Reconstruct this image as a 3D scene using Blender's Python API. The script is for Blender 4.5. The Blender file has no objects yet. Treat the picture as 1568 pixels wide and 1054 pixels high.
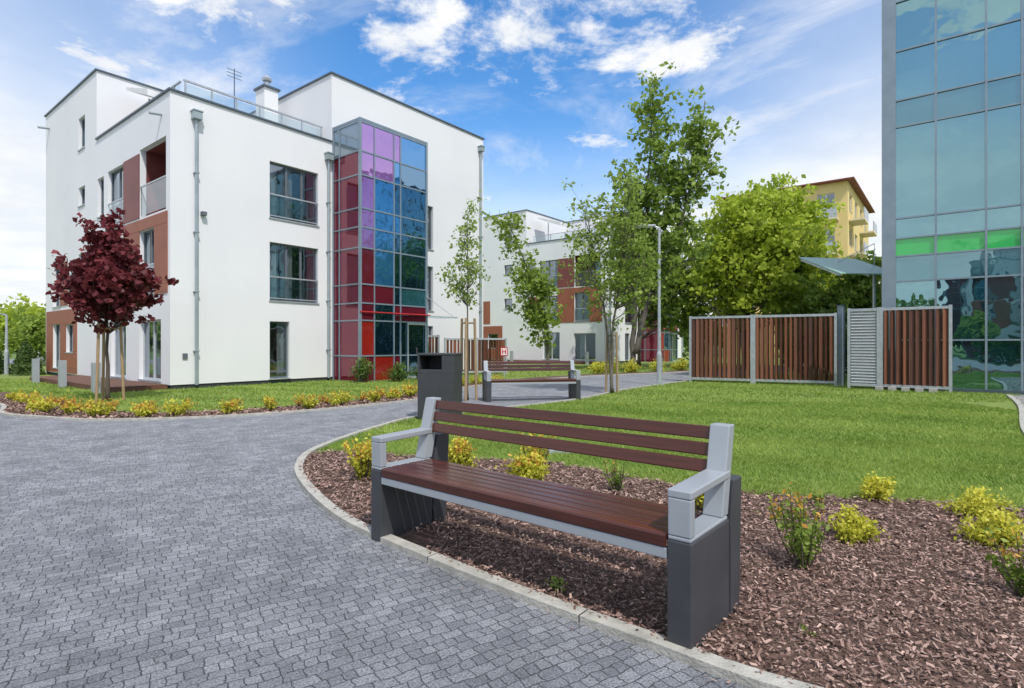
import bpy, math, random
import numpy as np
from mathutils import Vector, Matrix
random.seed(7); rng=np.random.default_rng(7)
sc=bpy.context.scene
sc.view_settings.view_transform='Standard'; sc.view_settings.look='None'; sc.view_settings.exposure=0
R=math.radians

# ------------------------------------------------------------ materials
MATS={}
def new_mat(name):
    m=bpy.data.materials.new(name); m.use_nodes=True
    m.node_tree.nodes.clear(); MATS[name]=m
    return m,m.node_tree.nodes,m.node_tree.links
def pm(name,c1,c2=None,scale=5,rough=.6,bump=0,bscale=None,metal=0,detail=4,spec=.5,coat=0,stretch=(1,1,1)):
    m,N,L=new_mat(name)
    o=N.new('ShaderNodeOutputMaterial'); p=N.new('ShaderNodeBsdfPrincipled'); L.new(p.outputs[0],o.inputs[0])
    p.inputs['Roughness'].default_value=rough; p.inputs['Metallic'].default_value=metal
    p.inputs['Specular IOR Level'].default_value=spec; p.inputs['Coat Weight'].default_value=coat
    tc=N.new('ShaderNodeTexCoord'); mp=N.new('ShaderNodeMapping'); mp.inputs['Scale'].default_value=stretch
    L.new(tc.outputs['Object'],mp.inputs[0])
    if c2 is None: c2=tuple(c*.85 for c in c1)
    n=N.new('ShaderNodeTexNoise'); n.inputs['Scale'].default_value=scale; n.inputs['Detail'].default_value=detail
    L.new(mp.outputs[0],n.inputs['Vector'])
    mr=N.new('ShaderNodeMapRange'); mr.inputs[1].default_value=.3; mr.inputs[2].default_value=.7
    L.new(n.outputs['Fac'],mr.inputs[0])
    mx=N.new('ShaderNodeMixRGB'); mx.inputs[1].default_value=(*c1,1); mx.inputs[2].default_value=(*c2,1)
    L.new(mr.outputs[0],mx.inputs[0]); L.new(mx.outputs[0],p.inputs['Base Color'])
    if bump:
        n2=N.new('ShaderNodeTexNoise'); n2.inputs['Scale'].default_value=bscale or scale*4; n2.inputs['Detail'].default_value=3
        L.new(mp.outputs[0],n2.inputs['Vector'])
        b=N.new('ShaderNodeBump'); b.inputs['Strength'].default_value=bump; b.inputs['Distance'].default_value=.02
        L.new(n2.outputs['Fac'],b.inputs['Height']); L.new(b.outputs[0],p.inputs['Normal'])
    return m
def gm(name,base,gloss,fac,rough=.02,wav=.03,transp=False,graz=.25):
    m,N,L=new_mat(name)
    o=N.new('ShaderNodeOutputMaterial'); mx=N.new('ShaderNodeMixShader'); L.new(mx.outputs[0],o.inputs[0])
    if transp:
        a=N.new('ShaderNodeBsdfTransparent'); a.inputs[0].default_value=(*base,1)
    else:
        a=N.new('ShaderNodeBsdfPrincipled'); a.inputs['Base Color'].default_value=(*base,1); a.inputs['Roughness'].default_value=.1
        a.inputs['Specular IOR Level'].default_value=.15
        tcx=N.new('ShaderNodeTexCoord'); nn=N.new('ShaderNodeTexNoise'); nn.inputs['Scale'].default_value=.6; L.new(tcx.outputs['Object'],nn.inputs['Vector'])
        mm=N.new('ShaderNodeMixRGB'); mm.inputs[1].default_value=tuple(c*.6 for c in base)+(1,); mm.inputs[2].default_value=tuple(min(1,c*1.4) for c in base)+(1,)
        L.new(nn.outputs['Fac'],mm.inputs[0]); L.new(mm.outputs[0],a.inputs['Base Color'])
    g=N.new('ShaderNodeBsdfGlossy'); g.inputs['Color'].default_value=(*gloss,1); g.inputs['Roughness'].default_value=rough
    tc=N.new('ShaderNodeTexCoord'); n=N.new('ShaderNodeTexNoise'); n.inputs['Scale'].default_value=1.3
    b=N.new('ShaderNodeBump'); b.inputs['Strength'].default_value=wav; b.inputs['Distance'].default_value=.3
    L.new(tc.outputs['Object'],n.inputs['Vector']); L.new(n.outputs['Fac'],b.inputs['Height']); L.new(b.outputs[0],g.inputs['Normal'])
    lw=N.new('ShaderNodeLayerWeight'); lw.inputs[0].default_value=.35
    mr=N.new('ShaderNodeMapRange'); mr.inputs[3].default_value=fac; mr.inputs[4].default_value=min(1,fac+graz)
    L.new(lw.outputs['Facing'],mr.inputs[0]); L.new(mr.outputs[0],mx.inputs[0])
    L.new(a.outputs[0],mx.inputs[1]); L.new(g.outputs[0],mx.inputs[2])
    return m
def leafmat(name,dark,light,transl=.35,rough=.5):
    m,N,L=new_mat(name)
    o=N.new('ShaderNodeOutputMaterial')
    p=N.new('ShaderNodeBsdfPrincipled'); p.inputs['Roughness'].default_value=rough; p.inputs['Specular IOR Level'].default_value=.3
    at=N.new('ShaderNodeAttribute'); at.attribute_name='tint'
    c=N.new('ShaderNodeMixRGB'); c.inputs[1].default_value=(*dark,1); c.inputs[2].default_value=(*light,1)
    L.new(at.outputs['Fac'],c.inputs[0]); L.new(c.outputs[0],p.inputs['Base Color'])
    if transl>0:
        mx=N.new('ShaderNodeMixShader'); L.new(mx.outputs[0],o.inputs[0]); mx.inputs[0].default_value=transl
        t=N.new('ShaderNodeBsdfTranslucent'); L.new(c.outputs[0],t.inputs['Color'])
        L.new(p.outputs[0],mx.inputs[1]); L.new(t.outputs[0],mx.inputs[2])
    else: L.new(p.outputs[0],o.inputs[0])
    return m

WHITE=pm('white_render',(.82,.82,.83),(.765,.77,.79),.5,.85,.12,90,detail=6)
PLINTH=pm('plinth_dark',(.05,.055,.06),None,8,.8,.2,60)
FRAME=pm('window_frame_grey',(.13,.15,.17),None,8,.45)
FRAMEW=pm('window_frame_light',(.55,.57,.6),None,8,.45)
COPING=pm('coping_metal',(.12,.15,.18),None,5,.4,metal=.5)
ALU=pm('aluminium_grey',(.27,.33,.38),(.22,.28,.33),3,.4,metal=.3)
ZINC=pm('drainpipe_zinc',(.38,.44,.46),(.3,.36,.38),3,.45,metal=.3)
BROWN=pm('terracotta_panel',(.34,.11,.06),(.27,.085,.045),1.5,.55)
REDBR=pm('redbrown_panel',(.22,.06,.05),(.17,.045,.04),1.5,.5)
ROOM=pm('room_wall',(.40,.38,.36),(.2,.2,.2),.8,.9)
ROOMD=pm('room_floor',(.2,.14,.09),None,2,.6)
CURT=pm('curtain_cloth',(.75,.74,.7),(.5,.5,.48),14,.9,stretch=(1,1,.03))
ROOF=pm('roof_gravel',(.3,.3,.3),(.22,.22,.22),20,.9)
WGLASS=gm('window_glass',(.50,.56,.58),(.75,.85,.95),.24,.01,.02,True,.4)
RGLASS=gm('railing_glass',(.72,.82,.82),(.9,.95,1),.1,.03,.0,True,.4)
CRIM=gm('crimson_glass',(.13,.012,.024),(.62,.30,.38),.15,.03,.05,graz=.18)
CRIM2=gm('bright_red_glass',(.28,.018,.012),(.7,.4,.4),.12,.05,graz=.15)
PURP=gm('purple_glass',(.28,.12,.36),(.85,.60,1),.34,.02,.05)
BLUE=gm('blue_glass',(.03,.14,.32),(.32,.62,1),.46,.015,.05)
DARKG=gm('dark_reflective_glass',(.006,.018,.035),(.38,.60,.80),.55,.006,.05)
GREYG=gm('grey_glass',(.16,.2,.22),(.7,.8,.9),.2,.05)
TEAL=gm('teal_curtain_glass',(.010,.050,.060),(.38,.64,.69),.56,.006,.018)
TEALL=gm('teal_spandrel_glass',(.03,.12,.14),(.42,.64,.70),.40,.015,.02)
GREENG=gm('green_spandrel_glass',(.015,.42,.07),(.5,.9,.6),.16,.05,graz=.1)
CANG=leafmat('canopy_glass',(.38,.60,.50),(.46,.68,.57),.35,.2)
YELLOW=pm('ochre_render',(.76,.60,.26),(.70,.54,.22),.6,.85)
YELL2=pm('cream_render',(.74,.64,.42),None,.6,.85)
ROOFT=pm('red_roof',(.20,.05,.035),None,3,.6)
STEEL=pm('galvanised_steel',(.52,.55,.58),(.40,.43,.46),9,.38,metal=.4)
LGREY=pm('light_grey_steel',(.40,.43,.46),(.36,.39,.42),4,.42,.03,150,metal=.25)
ANTH=pm('anthracite_steel',(.055,.058,.066),(.042,.045,.052),6,.5,.05,200)
STAKE=pm('stake_wood',(.42,.30,.17),(.3,.2,.11),6,.8,.2,stretch=(4,4,.5))
BARK=pm('bark',(.12,.095,.07),(.06,.048,.035),9,.9,.6,30,stretch=(1,1,.3))
BARKG=pm('bark_grey',(.17,.15,.12),(.09,.08,.06),9,.9,.6,30,stretch=(1,1,.3))
DECK=pm('deck_wood',(.16,.07,.045),(.11,.05,.03),4,.7,.2)
SIGNR=pm('sign_red',(.6,.02,.02),None,3,.5); SIGNW=pm('sign_white',(.8,.8,.8),None,3,.5)
KERB=pm('kerb_concrete',(.50,.48,.43),(.34,.33,.29),14,.9,.35,80)

def woodmat(name,a,b,rough=.35,axis='x'):
    m,N,L=new_mat(name)
    o=N.new('ShaderNodeOutputMaterial'); p=N.new('ShaderNodeBsdfPrincipled'); L.new(p.outputs[0],o.inputs[0]); p.inputs['Roughness'].default_value=rough
    tc=N.new('ShaderNodeTexCoord'); mp=N.new('ShaderNodeMapping'); L.new(tc.outputs['Object'],mp.inputs[0])
    mp.inputs['Scale'].default_value=(1.5,30,30) if axis=='x' else (22,22,1.2)
    n=N.new('ShaderNodeTexNoise'); n.inputs['Scale'].default_value=2; n.inputs['Detail'].default_value=6; n.inputs['Distortion'].default_value=.6
    L.new(mp.outputs[0],n.inputs['Vector'])
    at=N.new('ShaderNodeAttribute'); at.attribute_name='tint'
    ad=N.new('ShaderNodeMath'); ad.operation='MULTIPLY_ADD'; ad.inputs[1].default_value=.9; L.new(n.outputs['Fac'],ad.inputs[0]); 
    s=N.new('ShaderNodeMath'); s.operation='SUBTRACT'; s.inputs[1].default_value=.45; L.new(at.outputs['Fac'],s.inputs[0]); L.new(s.outputs[0],ad.inputs[2])
    c=N.new('ShaderNodeMixRGB'); c.inputs[1].default_value=(*a,1); c.inputs[2].default_value=(*b,1); c.use_clamp=True
    cl=N.new('ShaderNodeClamp'); L.new(ad.outputs[0],cl.inputs[0]); L.new(cl.outputs[0],c.inputs[0]); L.new(c.outputs[0],p.inputs['Base Color'])
    bu=N.new('ShaderNodeBump'); bu.inputs['Strength'].default_value=.15; bu.inputs['Distance'].default_value=.004
    L.new(n.outputs['Fac'],bu.inputs['Height']); L.new(bu.outputs[0],p.inputs['Normal'])
    return m
MAHOG=woodmat('mahogany_slat',(.022,.006,.005),(.125,.034,.021),.24)
FWOOD=woodmat('fence_wood',(.045,.016,.010),(.24,.09,.048),.55,'z')

# ------------------------------------------------------------ mesh helpers
class MB:
    def __init__(s): s.v=[]; s.f=[]; s.m=[]; s.mats=[]; s.t=[]
    def mi(s,mat):
        if mat not in s.mats: s.mats.append(mat)
        return s.mats.index(mat)
    def poly(s,pts,mat,tint=.5):
        i=len(s.v); s.v+= [tuple(p) for p in pts]; s.f.append(tuple(range(i,i+len(pts)))); s.m.append(s.mi(mat)); s.t+=[tint]*len(pts)
    def box(s,x,y,z,mat,tint=.5,M=None):
        x0,x1=sorted(x);y0,y1=sorted(y);z0,z1=sorted(z)
        p=[(x0,y0,z0),(x1,y0,z0),(x1,y1,z0),(x0,y1,z0),(x0,y0,z1),(x1,y0,z1),(x1,y1,z1),(x0,y1,z1)]
        if M is not None: p=[tuple(M@Vector(q)) for q in p]
        i=len(s.v); s.v+=p; s.t+=[tint]*8; k=s.mi(mat)
        for f in ((0,3,2,1),(4,5,6,7),(0,1,5,4),(1,2,6,5),(2,3,7,6),(3,0,4,7)):
            s.f.append(tuple(i+a for a in f)); s.m.append(k)
    def prism(s,prof,x0,x1,mat,tint=.5):
        n=len(prof); i=len(s.v); k=s.mi(mat)
        s.v+=[(x0,a,b) for a,b in prof]+[(x1,a,b) for a,b in prof]; s.t+=[tint]*(2*n)
        s.f.append(tuple(i+j for j in reversed(range(n)))); s.m.append(k)
        s.f.append(tuple(i+n+j for j in range(n))); s.m.append(k)
        for j in range(n):
            q=(j+1)%n; s.f.append((i+j,i+q,i+n+q,i+n+j)); s.m.append(k)
    def tube(s,pts,rad,mat,sides=8,cap=True):
        pts=[Vector(p) for p in pts]; n=len(pts)
        if not hasattr(rad,'__len__'): rad=[rad]*n
        k=s.mi(mat); base=len(s.v); ref=None
        for j,p in enumerate(pts):
            d=(pts[min(j+1,n-1)]-pts[max(j-1,0)]).normalized()
            if ref is None: ref=Vector((1,0,0)) if abs(d.x)<.8 else Vector((0,1,0))
            a=(ref-d*ref.dot(d)).normalized(); b=d.cross(a); ref=a
            for q in range(sides):
                th=2*math.pi*q/sides; c=p+(a*math.cos(th)+b*math.sin(th))*rad[j]; s.v.append(tuple(c)); s.t.append(.5)
        for j in range(n-1):
            for q in range(sides):
                r=(q+1)%sides; s.f.append((base+j*sides+q,base+j*sides+r,base+(j+1)*sides+r,base+(j+1)*sides+q)); s.m.append(k)
        if cap:
            s.f.append(tuple(base+q for q in reversed(range(sides)))); s.m.append(k)
            s.f.append(tuple(base+(n-1)*sides+q for q in range(sides))); s.m.append(k)
    def obj(s,name,parent=None,loc=(0,0,0),rot=0,smooth=False,bevel=0):
        me=bpy.data.meshes.new(name); me.from_pydata(s.v,[],s.f)
        for m in s.mats: me.materials.append(m)
        me.polygons.foreach_set('material_index',s.m)
        a=me.attributes.new('tint','FLOAT','POINT'); a.data.foreach_set('value',s.t)
        if smooth: me.polygons.foreach_set('use_smooth',[True]*len(s.f))
        me.update()
        o=bpy.data.objects.new(name,me); sc.collection.objects.link(o)
        o.location=loc; o.rotation_euler=(0,0,rot)
        if parent: o.parent=parent
        if bevel:
            b=o.modifiers.new('bevel','BEVEL'); b.width=bevel; b.segments=2; b.limit_method='ANGLE'
        return o
def empty(name,loc=(0,0,0),rot=0):
    e=bpy.data.objects.new(name,None); sc.collection.objects.link(e); e.location=loc; e.rotation_euler=(0,0,rot); return e
def np_mesh(name,V,k,tint,mat,parent=None,loc=(0,0,0)):
    N=V.shape[0]; me=bpy.data.meshes.new(name)
    me.vertices.add(N*k); me.vertices.foreach_set('co',V.reshape(-1).astype(np.float32))
    me.loops.add(N*k); me.loops.foreach_set('vertex_index',np.arange(N*k,dtype=np.int32))
    me.polygons.add(N); me.polygons.foreach_set('loop_start',np.arange(0,N*k,k,dtype=np.int32))
    me.polygons.foreach_set('loop_total',np.full(N,k,dtype=np.int32))
    me.update(calc_edges=True)
    a=me.attributes.new('tint','FLOAT','POINT'); a.data.foreach_set('value',np.repeat(np.clip(tint,0,1),k).astype(np.float32))
    me.materials.append(mat)
    o=bpy.data.objects.new(name,me); sc.collection.objects.link(o); o.location=loc
    if parent: o.parent=parent
    return o
def unit(a): return a/np.linalg.norm(a,axis=1,keepdims=True)
def leaves(C,size,aspect=.7,updown=0.0):
    N=len(C); a=unit(rng.normal(size=(N,3))); r=rng.normal(size=(N,3)); r[:,2]+=updown
    b=unit(np.cross(a,r)); n=np.cross(a,b)
    s=size*(.6+.8*rng.random((N,1)))
    A=a*s*.5; B=b*s*.5*aspect
    return np.stack([C-A,C+B+n*s*.1-A*.15,C+A,C-B+n*s*.1-A*.15],1)
def catmull(P,n=8):
    P=[np.array(p,float) for p in P]; out=[]
    for i in range(len(P)-1):
        p0=P[max(i-1,0)];p1=P[i];p2=P[i+1];p3=P[min(i+2,len(P)-1)]
        for t in np.linspace(0,1,n,endpoint=False):
            out.append(.5*((2*p1)+(-p0+p2)*t+(2*p0-5*p1+4*p2-p3)*t*t+(-p0+3*p1-3*p2+p3)*t**3))
    out.append(P[-1]); return [tuple(p) for p in out]
def inpoly(X,Y,poly):
    ins=np.zeros(len(X),bool); n=len(poly); j=n-1
    for i in range(n):
        xi,yi=poly[i][:2]; xj,yj=poly[j][:2]
        if yi!=yj:
            c=((yi>Y)!=(yj>Y))&(X<(xj-xi)*(Y-yi)/(yj-yi)+xi); ins^=c
        j=i
    return ins
def sheet(name,poly,z,mat):
    mb=MB(); mb.poly([(p[0],p[1],z) for p in poly],mat); return mb.obj(name)
def offset(line,d):
    out=[]
    for i,p in enumerate(line):
        a=np.array(line[max(i-1,0)]);b=np.array(line[min(i+1,len(line)-1)]); t=(b-a)/max(1e-6,np.linalg.norm(b-a))
        out.append((p[0]-t[1]*d,p[1]+t[0]*d))
    return out
def kerb(name,line,w,h):
    mb=MB(); fine=[]
    for i in range(len(line)-1):
        a=np.array(line[i],float);b=np.array(line[i+1],float); n=max(1,int(np.linalg.norm(b-a)/.12))
        for k in range(n): fine.append(a+(b-a)*k/n)
    fine.append(np.array(line[-1],float)); fine=[tuple(p) for p in fine]
    L1=offset(fine,-w/2); L2=offset(fine,w/2); s=0; m=mb.mi(KERB)
    for i in range(len(fine)-1):
        a,b=np.array(L1[i]),np.array(L1[i+1]); c,d=np.array(L2[i+1]),np.array(L2[i])
        ln=np.linalg.norm(np.array(fine[i+1])-np.array(fine[i])); s+=ln
        if s>.95:
            s=0; f=1-.006/max(ln,.02); b=a+(b-a)*f; c=d+(c-d)*f
        lo=-.02; P=[(a,lo),(b,lo),(c,lo),(d,lo),(a,h),(b,h),(c,h),(d,h)]
        k=len(mb.v); mb.v+=[(float(p[0]),float(p[1]),z) for p,z in P]; mb.t+=[.5]*8
        for f in ((4,5,6,7),(0,1,5,4),(2,3,7,6),(1,2,6,5)): mb.f.append(tuple(k+q for q in f)); mb.m.append(m)
    return mb.obj(name)

# ------------------------------------------------------------ ground
def ground_mat(name,cols,scale,rough,bump,bs):
    return pm(name,cols[0],cols[1],scale,rough,bump,bs,detail=8)
GRASSG=ground_mat('lawn_soil',[(.17,.245,.045),(.25,.32,.07)],3,.95,.9,120)
FARG=ground_mat('far_grass',[(.10,.17,.035),(.14,.21,.05)],.3,.95,.3,20)
MULCHG=ground_mat('mulch_base',[(.20,.12,.09),(.08,.05,.038)],28,.95,1.0,90)
GRAVG=ground_mat('gravel_base',[(.5,.48,.45),(.22,.21,.2)],60,.95,1.0,90)
m,N,L=new_mat('granite_setts')
o=N.new('ShaderNodeOutputMaterial'); p=N.new('ShaderNodeBsdfPrincipled'); L.new(p.outputs[0],o.inputs[0]); p.inputs['Roughness'].default_value=.75
p.inputs['Specular IOR Level'].default_value=.35
tc=N.new('ShaderNodeTexCoord'); mp=N.new('ShaderNodeMapping'); mp.inputs['Rotation'].default_value=(0,0,R(-34)); L.new(tc.outputs['Object'],mp.inputs[0])
def warp(scale,amt,src):
    wn=N.new('ShaderNodeTexNoise'); wn.inputs['Scale'].default_value=scale; wn.inputs['Detail'].default_value=2; L.new(src,wn.inputs['Vector'])
    ws=N.new('ShaderNodeVectorMath'); ws.operation='SCALE'; ws.inputs['Scale'].default_value=amt; L.new(wn.outputs['Color'],ws.inputs[0])
    wa=N.new('ShaderNodeVectorMath'); wa.operation='ADD'; L.new(src,wa.inputs[0]); L.new(ws.outputs[0],wa.inputs[1]); return wa.outputs[0]
wv=warp(38,.016,warp(6,.05,mp.outputs[0]))
b=N.new('ShaderNodeTexBrick'); b.offset=.37; b.squash=.62; b.squash_frequency=3; b.offset_frequency=2
for k,v in (('Scale',1),('Brick Width',.084),('Row Height',.056),('Mortar Size',.0030),('Mortar Smooth',.9),('Bias',0)): b.inputs[k].default_value=v
b.inputs['Color1'].default_value=(.22,.23,.255,1); b.inputs['Color2'].default_value=(.33,.34,.365,1); b.inputs['Mortar'].default_value=(.115,.115,.12,1)
L.new(wv,b.inputs['Vector'])
n1=N.new('ShaderNodeTexNoise'); n1.inputs['Scale'].default_value=110; n1.inputs['Detail'].default_value=5; n1.inputs['Roughness'].default_value=.75; L.new(mp.outputs[0],n1.inputs['Vector'])
n2=N.new('ShaderNodeTexNoise'); n2.inputs['Scale'].default_value=2.2; n2.inputs['Detail'].default_value=7; n2.inputs['Roughness'].default_value=.7; L.new(mp.outputs[0],n2.inputs['Vector'])
r1=N.new('ShaderNodeMapRange'); r1.inputs[1].default_value=.32;r1.inputs[2].default_value=.68;r1.inputs[3].default_value=.28;r1.inputs[4].default_value=1.75; L.new(n1.outputs['Fac'],r1.inputs[0])
r2=N.new('ShaderNodeMapRange'); r2.inputs[1].default_value=.3;r2.inputs[2].default_value=.7;r2.inputs[3].default_value=.72;r2.inputs[4].default_value=1.24; L.new(n2.outputs['Fac'],r2.inputs[0])
mu=N.new('ShaderNodeMath'); mu.operation='MULTIPLY'; L.new(r1.outputs[0],mu.inputs[0]); L.new(r2.outputs[0],mu.inputs[1])
vm=N.new('ShaderNodeVectorMath'); vm.operation='SCALE'; L.new(b.outputs['Color'],vm.inputs[0]); L.new(mu.outputs[0],vm.inputs['Scale']); L.new(vm.outputs[0],p.inputs['Base Color'])
hi=N.new('ShaderNodeMath'); hi.operation='MULTIPLY_ADD'; hi.inputs[1].default_value=-1.0; L.new(b.outputs['Fac'],hi.inputs[0])
n3=N.new('ShaderNodeMath'); n3.operation='MULTIPLY'; n3.inputs[1].default_value=1.4; L.new(n1.outputs['Fac'],n3.inputs[0]); L.new(n3.outputs[0],hi.inputs[2])
bu=N.new('ShaderNodeBump'); bu.inputs['Strength'].default_value=1.0; bu.inputs['Distance'].default_value=.009; L.new(hi.outputs[0],bu.inputs['Height']); L.new(bu.outputs[0],p.inputs['Normal'])
PAVE=m

sheet('ground',[(-900,-900),(900,-900),(900,900),(-900,900)],-.02,FARG)
sheet('paved_path',[(-40,-14),(14,-14),(14,12),(40,30),(40,44),(-40,44)],0,PAVE)
KL=catmull([(7,.1),(4.5,.62),(2.6,1.15),(1.5,1.63),(.90,1.958),(.54,2.253),(.05,2.66),(-.535,3.195),(-1.053,3.712),(-1.463,4.28),(-1.857,4.96),(-2.08,5.49),(-2.21,6.14),(-2.14,6.97),(-1.91,8.06),(-1.53,9.13),(-.4,10.2),(1.355,12.0),(3.02,14.74),(5.3,17.6),(8.2,21),(14,26),(30,38)],6)
right_edge=[(40,30),(18,16),(11.4,12.9),(9.6,10.6),(6.75,7.35),(6.5,6.5),(6.7,5),(7,3)]
island=KL+right_edge
sheet('lawn',island,.006,GRASSG)
kerb('path_kerb',KL,.075,.035)
RK=catmull([(11.4,12.9),(9.6,10.6),(6.75,7.35),(6.5,6.5),(6.7,5),(7,3)],6)
kerb('path_kerb',RK,.08,.04)
GV=[(11.4,12.9),(9.6,10.6),(6.75,7.35),(6.5,6.5),(6.7,5),(7,3),(13.9,3),(13.9,12)]
sheet('gravel_strip',GV,.006,GRAVG)
mulch_front=[(-2.12,6.12),(-1.8,6.2),(-1.2,6.0),(-.563,5.85),(.43,5.6),(.95,5.1),(1.5,4.7),(1.94,4.45),(2.61,4.35),(3.25,4.2),(3.9,3.95),(5,3.6),(6.9,3.3)]
i0=min(range(len(KL)),key=lambda i:(KL[i][0]+2.21)**2+(KL[i][1]-6.14)**2)
mulch=KL[:i0+1]+[(x+.04*math.sin(i*1.7),y+.05*math.sin(i*2.3)) for i,(x,y) in enumerate(catmull(mulch_front,5))]
sheet('mulch_bed',mulch,.012,MULCHG)
LE=catmull([(-30,17),(-16,14.2),(-12.3,12.6),(-9.9,10.9),(-8.7,9.6),(-7.62,9.1),(-6.45,8.78),(-5.09,9.05),(-3.82,9.83),(-2.83,10.86),(-2.05,12),(-1.7,13.5),(-1.0,15.9),(2.26,20.2),(7.4,24),(13,28.5),(24,37)],6)
leftlawn=LE+[(24,80),(-30,80)]
sheet('lawn',leftlawn,.006,GRASSG)
kerb('path_kerb',LE,.07,.035)
bed_in=offset(LE,.95)
leftbed=LE[10:]+bed_in[10:][::-1]
sheet('mulch_bed',leftbed,.012,MULCHG)

GRASS=leafmat('grass_blades',(.15,.26,.032),(.46,.56,.13),.35,.6)
def blades(name,poly,excl,regions):
    Vs=[];Ts=[]
    for (x0,x1,y0,y1,n,h,w) in regions:
        X=rng.uniform(x0,x1,n);Y=rng.uniform(y0,y1,n)
        k=inpoly(X,Y,poly)
        for e in excl: k&=~inpoly(X,Y,e)
        X=X[k];Y=Y[k];n2=len(X)
        th=rng.uniform(0,6.28,n2); hh=h*(.5+.8*rng.random(n2)); ln=rng.normal(size=(n2,2))*.4*hh[:,None]
        u=(X*.28+Y*.96)+.15*np.sin(X*.8); st=np.sin(u*5.2)
        dirv=np.sign(st)*.45*hh
        dx=np.cos(th)*w;dy=np.sin(th)*w
        z=np.full(n2,.004)
        V=np.stack([np.stack([X-dx,Y-dy,z],1),np.stack([X+dx,Y+dy,z],1),np.stack([X+ln[:,0]+dirv*.5,Y+ln[:,1]-dirv*.9,hh],1)],1)
        t=.38+.17*np.tanh(st*2)+.22*np.sin(X*1.3+Y*2.1)*np.sin(Y*.9-X*.5)+.12*np.sin(X*4.1)*np.sin(Y*3.3+X)+rng.normal(size=n2)*.2
        Vs.append(V);Ts.append(t)
    return np_mesh(name,np.concatenate(Vs),3,np.concatenate(Ts),GRASS)
blades('lawn_grass',island,[mulch],[(-2.3,7,3.2,7,120000,.04,.005),(-2.3,9,7,11.5,75000,.042,.0085),(-1,12,11.5,21,45000,.045,.013)])
blades('lawn_grass',leftlawn,[leftbed],[(-22,-1,9.5,19,60000,.05,.014),(-2,14,15,30,16000,.06,.02)])

CHIP=leafmat('bark_chips',(.075,.036,.027),(.68,.47,.39),0.0,.85)
def chips(name,poly,regions,zs=.030,z0=.012):
    Vs=[];Ts=[]
    for (x0,x1,y0,y1,n,s) in regions:
        X=rng.uniform(x0,x1,n);Y=rng.uniform(y0,y1,n);k=inpoly(X,Y,poly);X=X[k];Y=Y[k];m=len(X)
        c=np.stack([X,Y,rng.uniform(z0,z0+zs,m)],1)
        th=rng.uniform(0,6.28,m); tilt=rng.normal(size=m)*(.34 if zs>.01 else .1)
        a=np.stack([np.cos(th)*np.cos(tilt),np.sin(th)*np.cos(tilt),np.sin(tilt)],1)
        r=rng.normal(size=(m,3))*.35; r[:,2]+=1; bb=unit(np.cross(a,r))
        l=s*(.4+1.5*rng.random((m,1))**2.2); w=s*.42*(.45+rng.random((m,1)))
        j=1+.3*rng.normal(size=(m,1))
        V=np.stack([c-a*l-bb*w*.7,c+a*l*.8-bb*w,c+a*l+bb*w*.8*j,c-a*l*.85+bb*w],1)
        Vs.append(V);Ts.append(rng.beta(1.2,2.4,m)*1.0)
    return np_mesh(name,np.concatenate(Vs),4,np.concatenate(Ts),CHIP)
chips('bark_mulch',mulch,[(-.5,7,.2,3.5,120000,.0105),(-2.3,7,3.5,6.3,65000,.014)])
chips('bark_mulch',leftbed,[(-12,-1.5,8.5,13,22000,.03)])
near=KL[14:i0+8]
chips('stray_bark_chips',near+offset(near,.16)[::-1],[(-3,1.5,1.5,8,2200,.008)],.004,.006)
chips('stray_bark_chips',near+offset(near,.5)[::-1],[(-3,1.5,1.5,8,500,.007)],.004,.006)
PEB=leafmat('pebbles_stone',(.2,.19,.18),(.75,.73,.7),0,.8)
chips('gravel_pebbles',GV,[(6.4,13,5,13,26000,.02)]).data.materials[0]=PEB
mb=MB(); mb.box((-.24,.24),(-.16,.16),(.0,.05),STEEL)
for i in range(9): mb.box((-.22+i*.05,-.2+i*.05),(-.14,.14),(.05,.056),FRAME)
mb.obj('drain_cover',loc=(.42,6.25,0),rot=R(10),bevel=.003)

# ------------------------------------------------------------ white apartment building
def rb(mb,pl,a,d,z,mat,tint=.5):
    k,o=pl
    if k=='F': mb.box(a,(o+d[0],o+d[1]),z,mat,tint)
    else: mb.box((o+d[0],o+d[1]),a,z,mat,tint)
def rq(mb,pl,pts,mat):
    k,o=pl
    mb.poly([(a,o+d,z) if k=='F' else (o+d,a,z) for a,d,z in pts],mat)
def wall(mb,pl,a0,a1,z0,z1,ops,mat,depth=.16):
    A=sorted(set([a0,a1]+[v for o in ops for v in o[:2]])); Z=sorted(set([z0,z1]+[v for o in ops for v in o[2:4]]))
    for i in range(len(A)-1):
        for j in range(len(Z)-1):
            ca=(A[i]+A[i+1])/2; cz=(Z[j]+Z[j+1])/2
            if any(o[0]<ca<o[1] and o[2]<cz<o[3] for o in ops): continue
            rq(mb,pl,[(A[i],0,Z[j]),(A[i+1],0,Z[j]),(A[i+1],0,Z[j+1]),(A[i],0,Z[j+1])],mat)
    for o in ops:
        b0,b1,c0,c1=o[:4]; dd=depth
        for q in ([(b0,0,c0),(b0,dd,c0),(b0,dd,c1),(b0,0,c1)],[(b1,0,c0),(b1,dd,c0),(b1,dd,c1),(b1,0,c1)],[(b0,0,c1),(b1,0,c1),(b1,dd,c1),(b0,dd,c1)],[(b0,0,c0),(b1,0,c0),(b1,dd,c0),(b0,dd,c0)]):
            rq(mb,pl,q,mat)
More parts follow.
